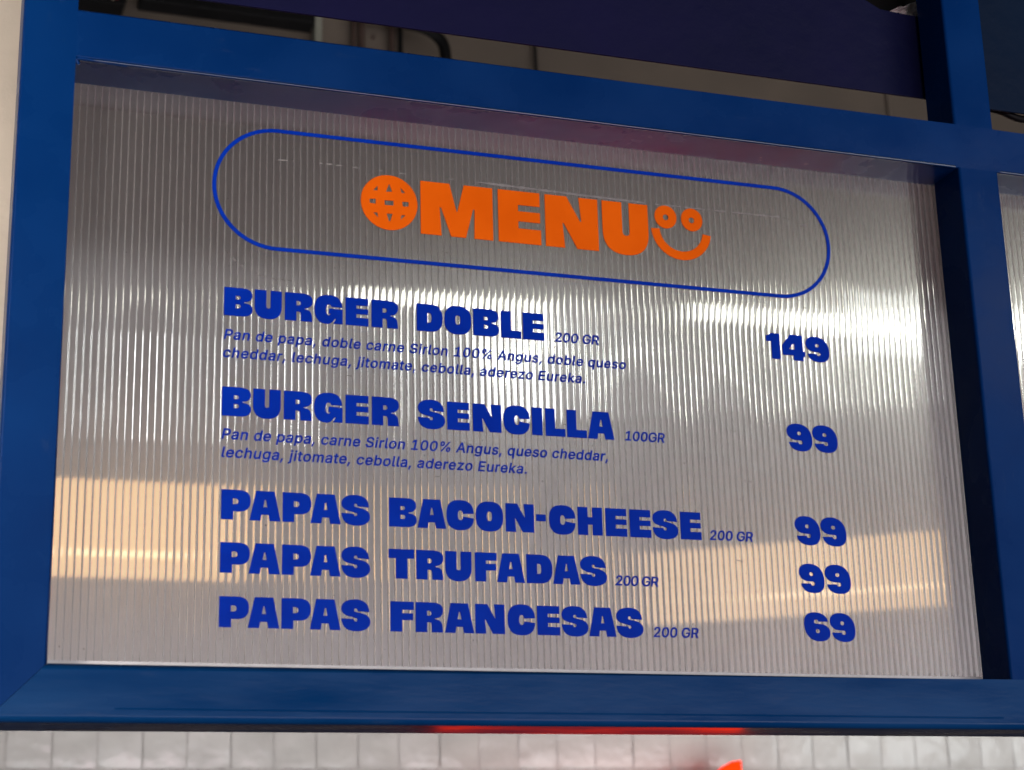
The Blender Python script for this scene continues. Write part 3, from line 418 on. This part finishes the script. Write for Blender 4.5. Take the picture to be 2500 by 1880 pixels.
# things on the back wall, seen through the slot over the top rail
t = tag(empty("junction_box", V(0.24, 2.22, 1.88)), "black box with loose coloured wires at the upper left gap", "junction box")
prism("housing", [(0.12, 1.826), (0.283, 1.826), (0.318, 1.96), (0.12, 1.96)], 2.20, 2.298, t, [M_BLACK], 0.003)
tube("wire", [(0.238, 2.19, 1.92), (0.246, 2.185, 1.86), (0.258, 2.19, 1.833)], 0.0055, t, [M_CREAM])
tube("wire", [(0.258, 2.188, 1.92), (0.262, 2.185, 1.86), (0.264, 2.19, 1.835)], 0.006, t, [M_RED])
tube("wire", [(0.296, 2.188, 1.93), (0.294, 2.185, 1.87), (0.286, 2.19, 1.84)], 0.005, t, [M_GREEN])
tube("wire", [(0.205, 2.19, 1.90), (0.213, 2.185, 1.858), (0.226, 2.185, 1.852), (0.238, 2.19, 1.868), (0.242, 2.19, 1.90)], 0.0022, t, [M_CREAM])
tube("wire", [(0.193, 2.19, 1.92), (0.194, 2.188, 1.862)], 0.0045, t, [M_PLATE])
t = tag(box("wall_vent", 0.325, 0.748, 2.24, 2.298, 1.868, 2.02, None, [M_BLACK], 0.003), "long flat black bar on the wall above the top rail", "vent")
t = tag(empty("pipe_bracket", V(0.905, 2.25, 1.9)), "taupe wall plate between two brown pipes above the top rail", "bracket")
box("trim", 0.752, 0.770, 2.262, 2.298, 1.60, 2.3, t, [M_PALE], 0.002)
box("plate", 0.772, 0.972, 2.280, 2.298, 1.60, 2.3, t, [M_PLATE], 0.002)
tube("pipe", [(0.850, 2.262, 1.60), (0.850, 2.262, 1.95), (0.850, 2.262, 2.3)], 0.0065, t, [M_PIPE])
tube("pipe", [(0.868, 2.255, 1.60), (0.868, 2.255, 1.95), (0.868, 2.255, 2.3)], 0.0085, t, [M_PIPE])
tube("pipe", [(0.947, 2.262, 1.60), (0.947, 2.262, 1.95), (0.947, 2.262, 2.3)], 0.0065, t, [M_PIPE])
tube("pipe", [(0.968, 2.258, 1.60), (0.968, 2.258, 1.95), (0.968, 2.258, 2.3)], 0.0065, t, [M_BLACK])
bm = bmesh.new(); bmesh.ops.create_cone(bm, cap_ends=True, segments=16, radius1=0.0045, radius2=0.0045, depth=0.006, matrix=Matrix.Translation(V(0.904, 2.277, 1.869)) @ Matrix.Rotation(math.pi / 2, 4, 'X'))
from_bm("screw", bm, t, [M_PIPE])
tag(tube("black_hose", [(0.86, 2.21, 1.895), (0.972, 2.21, 1.884), (1.026, 2.21, 1.874), (1.058, 2.21, 1.852), (1.070, 2.21, 1.820), (1.073, 2.21, 1.74)], 0.0145, None, [M_BLACK]),
    "thick black hose curving down beside the brown pipes", "hose")
tag(tube("wall_cable", [(1.336, 2.285, 1.95), (1.337, 2.285, 1.86), (1.340, 2.285, 1.75)], 0.0045, None, [M_BLACK]),
    "thin black cable running straight down the beige wall", "cable")
tag(tube("wall_conduit", [(2.375, 2.29, 1.95), (2.378, 2.29, 1.86), (2.384, 2.29, 1.75)], 0.004, None, [M_PLATE]),
    "thin wall-coloured conduit near the right post", "conduit")

# lit orange sign whose tip shows under the frame
t = prism("orange_sign", [(1.02, -0.45), (1.75, -0.45), (1.742, 0.0905), (1.724, 0.088), (1.700, 0.077), (1.66, 0.045), (1.56, 0.0), (1.02, -0.03)], 2.16, 2.18, None, [M_GLOW], 0.002)
tag(t, "pointed tip of a lit orange sign below the menu frame", "lit sign")

# ------------------------------------------------------------------ blue steel frame
H, WL, WR, HT, HB = 0.5904, 0.0518, 0.0531, 0.0543, 0.0524
fr = tag(empty("steel_frame", V(0.5, 0.03, -HB)), "blue painted square-tube steel frame around the menu boards", "frame")
M_TOP = mottled("blue_top_rail_paint", (0.0005, 0.0230, 0.118), (0.0010, 0.0305, 0.143), scale=9, rough=(0.2, 0.36), bump=0.22, bscale=22, spec=0.10, scuff=(0.35, 1, 1.2))
def bar(name, poly, y0, y1, skip, mm, r=0.0035, seg=4):
    """a square tube; outline edges listed in skip are weld joints and stay sharp"""
    bm = bmesh.new(); add_poly_prism(bm, poly, y0, y1); bm.verts.ensure_lookup_table(); n = len(poly)
    ed = []
    for i in range(n):
        if i in skip: continue
        for o in (0, n):
            ed.append(bm.edges.get((bm.verts[o + i], bm.verts[o + (i + 1) % n])))
    bmesh.ops.bevel(bm, geom=ed, offset=r, segments=seg, profile=0.5, affect='EDGES', clamp_overlap=True)
    return flat_faces(from_bm(name, bm, fr, [mm], ang=50))
YB = 0.0555
bar("post", [(-WL, -HB), (0, 0), (0, H), (0, H + HT), (0, 1.25), (-WL, 1.25)], 0.0, YB, {0, 2, 4}, M_BLUE)
bar("post", [(1.0, 0), (1.0 + WR, 0), (1.0 + WR, H), (1.0, H)], 0.0, YB, {0, 2}, M_BLUE)
bar("post", [(1.0, H + HT), (1.0 + WR, H + HT), (1.0 + WR, 1.25), (1.0, 1.25)], 0.0, YB, {0, 2}, M_BLUE)
bar("top_rail", [(0, H), (1.0, H), (1.0 + WR, H), (2.2, H), (2.2, H + HT - .004), (1.0 + WR, H + HT - .004), (1.0 + WR, H + HT), (1.0, H + HT), (0, H + HT)], 0.0, 0.058, {1, 3, 5, 6, 8}, M_TOP)
bar("bottom_rail", [(-WL + .0005, -HB), (2.2, -HB), (2.2, 0), (1.0 + WR, 0), (1.0, 0), (0.0005, 0)], -0.0006, 0.087, {1, 3, 5}, M_RAIL, 0.0065, 6)
M_LIP = mottled("glossy_lip", (0.001, 0.016, 0.07), (0.002, 0.02, 0.085), scale=30, rough=(0.10, 0.16), spec=0.6)
tube("lip", [(0.004, 0.0016, 0.5912), (0.35, 0.0015, 0.5910), (0.7, 0.0016, 0.5911), (0.996, 0.0016, 0.5910)], 0.0021, fr, [M_LIP], 12, 6)
tube("lip", [(1.0 + WR + 0.003, 0.0016, 0.5912), (1.5, 0.0015, 0.5910), (2.19, 0.0016, 0.5911)], 0.0021, fr, [M_LIP], 12, 6)
# raised weld beads and paint ridges
tube("weld_bead", [(0.0035, 0.0018, 0.585), (0.0012, 0.0012, 0.5895), (0.006, 0.0008, 0.5915), (0.020, 0.0012, 0.5908), (0.05, 0.002, 0.5900)], 0.0016, fr, [M_BLUE], 8)
tube("paint_ridge", [(0.06, -0.0001, -0.0400), (0.30, -0.0005, -0.0405), (0.62, -0.0002, -0.0405), (0.80, -0.0005, -0.0405), (0.93, -0.0006, -0.0407), (0.985, -0.0003, -0.0405)], 0.0010, fr, [M_RAIL], 8)

# header panels hung behind the posts, over the top rail
t = prism("header_panel", [(-0.04, 0.7055), (1.04, 0.7055), (1.04, 0.8145), (0.953, 0.8165), (0.915, 0.835), (0.905, 1.2), (-0.04, 1.2)], 0.0605, 0.0640, None, [M_PANEL], 0.0008, 2)
tag(t, "dark navy purple sheet panel above the main menu board", "panel", "sheet panels above the menu boards")
t = box("header_panel", 1.065, 2.2, 0.0605, 0.0640, 0.7035, 1.2, None, [M_PANEL2], 0.0008, 2)
tag(t, "dark teal blue sheet panel right of the right frame post", "panel", "sheet panels above the menu boards")
tag(tube("sagging_cable", [(1.06, 0.075, 0.712), (1.115, 0.075, 0.711), (1.150, 0.075, 0.703), (1.20, 0.075, 0.710), (1.30, 0.075, 0.712)], 0.0045, None, [M_BLACK]),
    "black cable sagging under the teal blue panel at far right", "cable")
bm = bmesh.new()
N = 14; gr = []
for a in range(N + 1):
    row = []
    for b in range(N + 1):
        u, w = a / N, b / N
        x = 0.957 + 0.060 * u; zt = 0.817 + 0.030 * u; z = 0.8155 + (zt - 0.8155) * w
        row.append(bm.verts.new(V(x, 0.078 + 0.012 * noise.noise(Vector((u * 7, w * 5, 3.3))), z)))
    gr.append(row)
for a in range(N):
    for b in range(N): bm.faces.new((gr[a][b], gr[a + 1][b], gr[a + 1][b + 1], gr[a][b + 1]))
r = bmesh.ops.extrude_face_region(bm, geom=list(bm.faces))
bmesh.ops.translate(bm, vec=(0, 0.001, 0), verts=[g for g in r['geom'] if isinstance(g, bmesh.types.BMVert)])
tag(from_bm("plastic_scrap", bm, None, [M_SCRAP], sm=False), "crumpled whitish plastic scrap in the notch beside the right post", "scrap")
tag(box("dark_backing", 0.90, 1.04, 0.10, 0.11, 0.80, 1.2, None, [M_BLACK], 0.001, 2), "black plate added to darken the notch in the navy panel", "plate")  # backing put in so the notch opens onto darkness

# ------------------------------------------------------------------ fluted polycarbonate sheets
PITCH = 0.00707; TH = 0.0060
def fluted(x0, x1, z0, z1, parent, phase=0.0):
    bm = bmesh.new()
    xs = []; k0 = math.floor((x0 - phase) / PITCH) - 1; k1 = math.ceil((x1 - phase) / PITCH) + 1
    w = 0.0019; h = 0.00011
    for k in range(k0, k1):
        c = phase + k * PITCH
        jit = 1 + 0.25 * math.sin(k * 12.9898) 
        for q in range(9):
            s = -w / 2 + w * q / 8
            xs.append((c + s, -h * jit * 0.5 * (1 + math.cos(2 * math.pi * s / w))))
        for q in range(1, 5):                       # the flat between two webs bows a trace
            s = w / 2 + (PITCH - w) * q / 5
            e = (q / 5 - .5) * 2
            xs.append((c + s, 0.000012 * (1 - e * e)))
    xs = [(x, y) for x, y in xs if x0 <= x <= x1]
    zs = [z0 + (z1 - z0) * i / 24 for i in range(25)]
    cols = []
    for x, y in xs:
        cols.append([bm.verts.new(V(x, D + y + 0.00011 * noise.noise(Vector((x * 3.0, z * 2.0, 1.7))), z)) for z in zs])
    for a, b in zip(cols, cols[1:]):
        for i in range(24):
            f = bm.faces.new((a[i], b[i], b[i + 1], a[i + 1])); f.material_index = 0
    # back skin
    vb = [bm.verts.new(V(x, D + TH, z)) for x, z in ((x0, z0), (x1, z0), (x1, z1), (x0, z1))]
    f = bm.faces.new(vb); f.material_index = 1
    # webs
    for k in range(k0, k1):
        c = phase + k * PITCH
        if not (x0 < c < x1): continue
        v = [bm.verts.new(V(c, y, z)) for y, z in ((D + .0003, z0), (D + TH - .0003, z0), (D + TH - .0003, z1), (D + .0003, z1))]
        f = bm.faces.new(v); f.material_index = 2
    me = bpy.data.meshes.new("fluted_sheet"); bm.to_mesh(me); bm.free()
    for p in me.polygons: p.use_smooth = True
    o = link("fluted_sheet", me, parent, [M_SF, M_SB, M_WEB])
    return o

mb = tag(empty("menu_board", V(0.5, D, 0.0)), "grey fluted see-through menu board with orange MENU heading and blue prices", "menu board", "fluted menu boards in the blue frame")
sheet = fluted(-0.015, 1.015, -0.004, 0.600, mb, phase=0.0036)
box("sheet_edge", 0.0010, 0.9990, D - 0.0028, D - 0.0011, 0.0005, 0.0092, mb, [M_EDGE], 0.0003, 2)

mb2 = tag(empty("menu_board", V(1.6, D, 0.0)), "second grey fluted menu board cut off at the right picture edge", "menu board", "fluted menu boards in the blue frame")
fluted(1.0 + WR - .012, 2.15, -0.004, 0.600, mb2, phase=0.0036)

# pill outline
def pill(x0, x1, z0, z1, w):
    r = (z1 - z0) / 2; cx0, cx1, cz = x0 + r, x1 - r, (z0 + z1) / 2
    def ring(d):
        p = []
        for i in range(33):
            a = math.pi / 2 + math.pi * i / 32; p.append((cx0 + (r - d) * math.cos(a), cz + (r - d) * math.sin(a)))
        for i in range(33):
            a = -math.pi / 2 + math.pi * i / 32; p.append((cx1 + (r - d) * math.cos(a), cz + (r - d) * math.sin(a)))
        return p
    return ring(0), ring(w)
def strip_ring(bm, A, B):
    n = len(A)
    fa, fb = [bm.verts.new(V(x, FILM0, z)) for x, z in A], [bm.verts.new(V(x, FILM0, z)) for x, z in B]
    ba, bb = [bm.verts.new(V(x, FILM1, z)) for x, z in A], [bm.verts.new(V(x, FILM1, z)) for x, z in B]
    for i in range(n):
        j = (i + 1) % n
        for q in ((fa[i], fa[j], fb[j], fb[i]), (ba[i], bb[i], bb[j], ba[j]), (fa[i], ba[i], ba[j], fa[j]), (fb[i], fb[j], bb[j], bb[i])): bm.faces.new(q)
bm = bmesh.new(); strip_ring(bm, *pill(0.1452, 0.8538, 0.4297, 0.5645, 0.0040)); fin(bm, "pill_outline", mb, [M_LINE])

# globe, MENU, smiley
bm = bmesh.new()
cx, cz, R = 0.3317, 0.4954, 0.0309
holes = [[(0.3143, 0.5075), (0.3191, 0.5131), (0.3189, 0.5078)], [(0.3282, 0.5073), (0.3317, 0.5167), (0.335, 0.5081)], [(0.3438, 0.5136), (0.3493, 0.508), (0.3452, 0.5077)],
         [(0.3103, 0.4973), (0.317, 0.4981), (0.317, 0.4926), (0.3106, 0.4929)], [(0.3265, 0.4974), (0.3363, 0.4979), (0.3363, 0.4926), (0.3268, 0.4922)], [(0.3458, 0.4978), (0.3528, 0.4982), (0.3527, 0.4931), (0.3465, 0.4925)],
         [(0.3144, 0.4826), (0.3187, 0.4828), (0.3197, 0.4771)], [(0.3288, 0.4826), (0.3351, 0.483), (0.3326, 0.4745), (0.3312, 0.4744)], [(0.345, 0.4827), (0.3493, 0.4828), (0.344, 0.4774)]]
add_rings(bm, [sup(cx, cz, R, R, 2.0, k=64)] + holes)
fin(bm, "globe_icon", mb, [M_ORANGE])
heavy("heading", [('M', .3659, .4465), ('E', .4525, .5011), ('N', .5063, .5679), ('U', .5730, .6277)], .4641, .5241, mb, [M_ORANGE])
bm = bmesh.new()
add_rings(bm, [sup(.6492, .5124, .0134, .0136, 2, k=40), sup(.6493, .5120, .0034, .0034, 2, k=16)])
add_rings(bm, [sup(.6810, .5122, .0131, .0136, 2, k=40), sup(.6807, .5116, .0034, .0034, 2, k=16)])
def arc(cx, cz, r0, r1, a0, a1, k=28):
    o = [(cx + r0 * math.cos(math.radians(a0 + (a1 - a0) * i / k)), cz + r0 * math.sin(math.radians(a0 + (a1 - a0) * i / k))) for i in range(k + 1)]
    i_ = [(cx + r1 * math.cos(math.radians(a1 + (a0 - a1) * i / k)), cz + r1 * math.sin(math.radians(a1 + (a0 - a1) * i / k))) for i in range(k + 1)]
    return o + i_
add_rings(bm, [arc(.6674, .4995, .0363, .0262, 183, 353)])
fin(bm, "smiley_icon", mb, [M_ORANGE])

# dish names (letter, left, right)
def W3(*a): return [(a[i], a[i + 1], a[i + 2]) for i in range(0, len(a), 3)]
BUR = W3('B', .1597, .1887, 'U', .1906, .2184, 'R', .2216, .2502, 'G', .2522, .2816, 'E', .2846, .3088, 'R', .3120, .3405)
PAP = W3('P', .1611, .1898, 'A', .1889, .2195, 'P', .2214, .2501, 'A', .2494, .2798, 'S', .2806, .3097)
heavy("dish_name", BUR + W3('D', .3603, .3884, 'O', .3903, .4197, 'B', .4220, .4504, 'L', .4528, .4750, 'E', .4772, .5010), .3563, .3861, mb, [M_LETTER], "dish name reading BURGER DOBLE")
heavy("dish_name", BUR + W3('S', .3604, .3894, 'E', .3917, .4158, 'N', .4194, .4504, 'C', .4528, .4818, 'I', .4842, .4957, 'L', .4991, .5212, 'L', .5231, .5453, 'A', .5466, .5766), .2522, .2820, mb, [M_LETTER], "dish name reading BURGER SENCILLA")
heavy("dish_name", PAP + W3('B', .3294, .3580, 'A', .3588, .3888, 'C', .3893, .4184, 'O', .4203, .4498, 'N', .4525, .4834, '-', .4856, .4962, 'C', .4998, .5290, 'H', .5314, .5588, 'E', .5624, .5864, 'E', .5897, .6137, 'S', .6157, .6449, 'E', .6476, .6716), .1484, .1780, mb, [M_LETTER], "dish name reading PAPAS BACON-CHEESE")
heavy("dish_name", PAP + W3('T', .3285, .3551, 'R', .3570, .3853, 'U', .3873, .4149, 'F', .4185, .4418, 'A', .4418, .4716, 'D', .4735, .5016, 'A', .5022, .5318, 'S', .5323, .5616), .0961, .1258, mb, [M_LETTER], "dish name reading PAPAS TRUFADAS")
heavy("dish_name", PAP + W3('F', .3301, .3540, 'R', .3559, .3842, 'A', .3860, .4164, 'N', .4178, .4489, 'C', .4520, .4813, 'E', .4836, .5080, 'S', .5100, .5388, 'A', .5398, .5695, 'S', .5700, .5997), .0435, .0733, mb, [M_LETTER], "dish name reading PAPAS FRANCESAS")
heavy("price", W3('1', .7636, .7805, '4', .7832, .8115, '9', .8128, .8419), .3570, .3868, mb, [M_LETTER], "price reading 149")
heavy("price", W3('9', .7812, .8121, '9', .8128, .8435), .2526, .2838, mb, [M_LETTER], "price reading 99, beside the second dish")
heavy("price", W3('9', .7830, .8135, '9', .8145, .8454), .1480, .1799, mb, [M_LETTER], "price reading 99, beside the third dish")
heavy("price", W3('9', .7843, .8142, '9', .8155, .8463), .0960, .1277, mb, [M_LETTER], "price reading 99, beside the fourth dish")
heavy("price", W3('6', .7861, .8167, '9', .8171, .8472), .0441, .0751, mb, [M_LETTER], "price reading 69")
small_text("dish_description", [("Pan de papa, doble carne Sirlon 100% Angus, doble queso", .1593, .5930, .3316), ("cheddar, lechuga, jitomate, cebolla, aderezo Eureka.", .1588, .5462, .3126)], mb, [M_LETTER], .0103)
small_text("dish_description", [("Pan de papa, carne Sirlon 100% Angus, queso cheddar,", .1590, .5686, .2288), ("lechuga, jitomate, cebolla, aderezo Eureka.", .1592, .4774, .2103)], mb, [M_LETTER], .0105)
for txt, a, b, z in (("200 GR", .5118, .5630, .3567), ("100GR", .5873, .6342, .2527), ("200 GR", .6800, .7315, .1493), ("200 GR", .5696, .6187, .0971), ("200 GR", .6097, .6614, .0446)):
    small_text("weight_note", [(txt, a, b, z)], mb, [M_LETTER], .0103, 0.15)
# faint reflection of the pill drawn as pale strips, and a few scuffs
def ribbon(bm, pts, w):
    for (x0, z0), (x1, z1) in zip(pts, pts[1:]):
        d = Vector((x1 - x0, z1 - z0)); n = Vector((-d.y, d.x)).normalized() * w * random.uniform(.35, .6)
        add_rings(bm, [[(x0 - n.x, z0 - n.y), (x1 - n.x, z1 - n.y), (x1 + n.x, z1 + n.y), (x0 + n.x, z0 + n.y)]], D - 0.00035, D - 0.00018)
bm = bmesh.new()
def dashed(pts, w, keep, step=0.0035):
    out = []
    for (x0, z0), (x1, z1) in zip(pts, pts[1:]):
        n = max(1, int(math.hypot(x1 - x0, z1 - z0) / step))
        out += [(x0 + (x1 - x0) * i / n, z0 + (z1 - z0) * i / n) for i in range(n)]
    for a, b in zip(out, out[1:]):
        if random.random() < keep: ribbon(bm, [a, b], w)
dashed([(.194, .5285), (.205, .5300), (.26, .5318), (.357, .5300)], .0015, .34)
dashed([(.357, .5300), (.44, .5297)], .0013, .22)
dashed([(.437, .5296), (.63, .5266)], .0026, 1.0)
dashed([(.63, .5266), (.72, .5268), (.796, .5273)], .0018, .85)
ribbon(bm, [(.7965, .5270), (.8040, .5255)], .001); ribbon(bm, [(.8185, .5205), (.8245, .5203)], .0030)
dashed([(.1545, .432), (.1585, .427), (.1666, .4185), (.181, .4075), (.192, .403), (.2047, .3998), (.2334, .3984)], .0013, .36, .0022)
for k in range(26):
    x, z = random.uniform(.2, .97), random.uniform(.05, .55); a = random.uniform(-.25, .12); l = random.uniform(.0015, .009)
    ribbon(bm, [(x, z), (x + l * math.cos(a), z + l * math.sin(a))], .0007)

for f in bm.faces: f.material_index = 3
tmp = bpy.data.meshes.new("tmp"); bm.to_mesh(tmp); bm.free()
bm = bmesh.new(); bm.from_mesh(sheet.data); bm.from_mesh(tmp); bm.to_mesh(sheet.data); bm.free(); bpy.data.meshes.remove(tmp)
sheet.data.materials.append(M_GHOST_SCUFF)
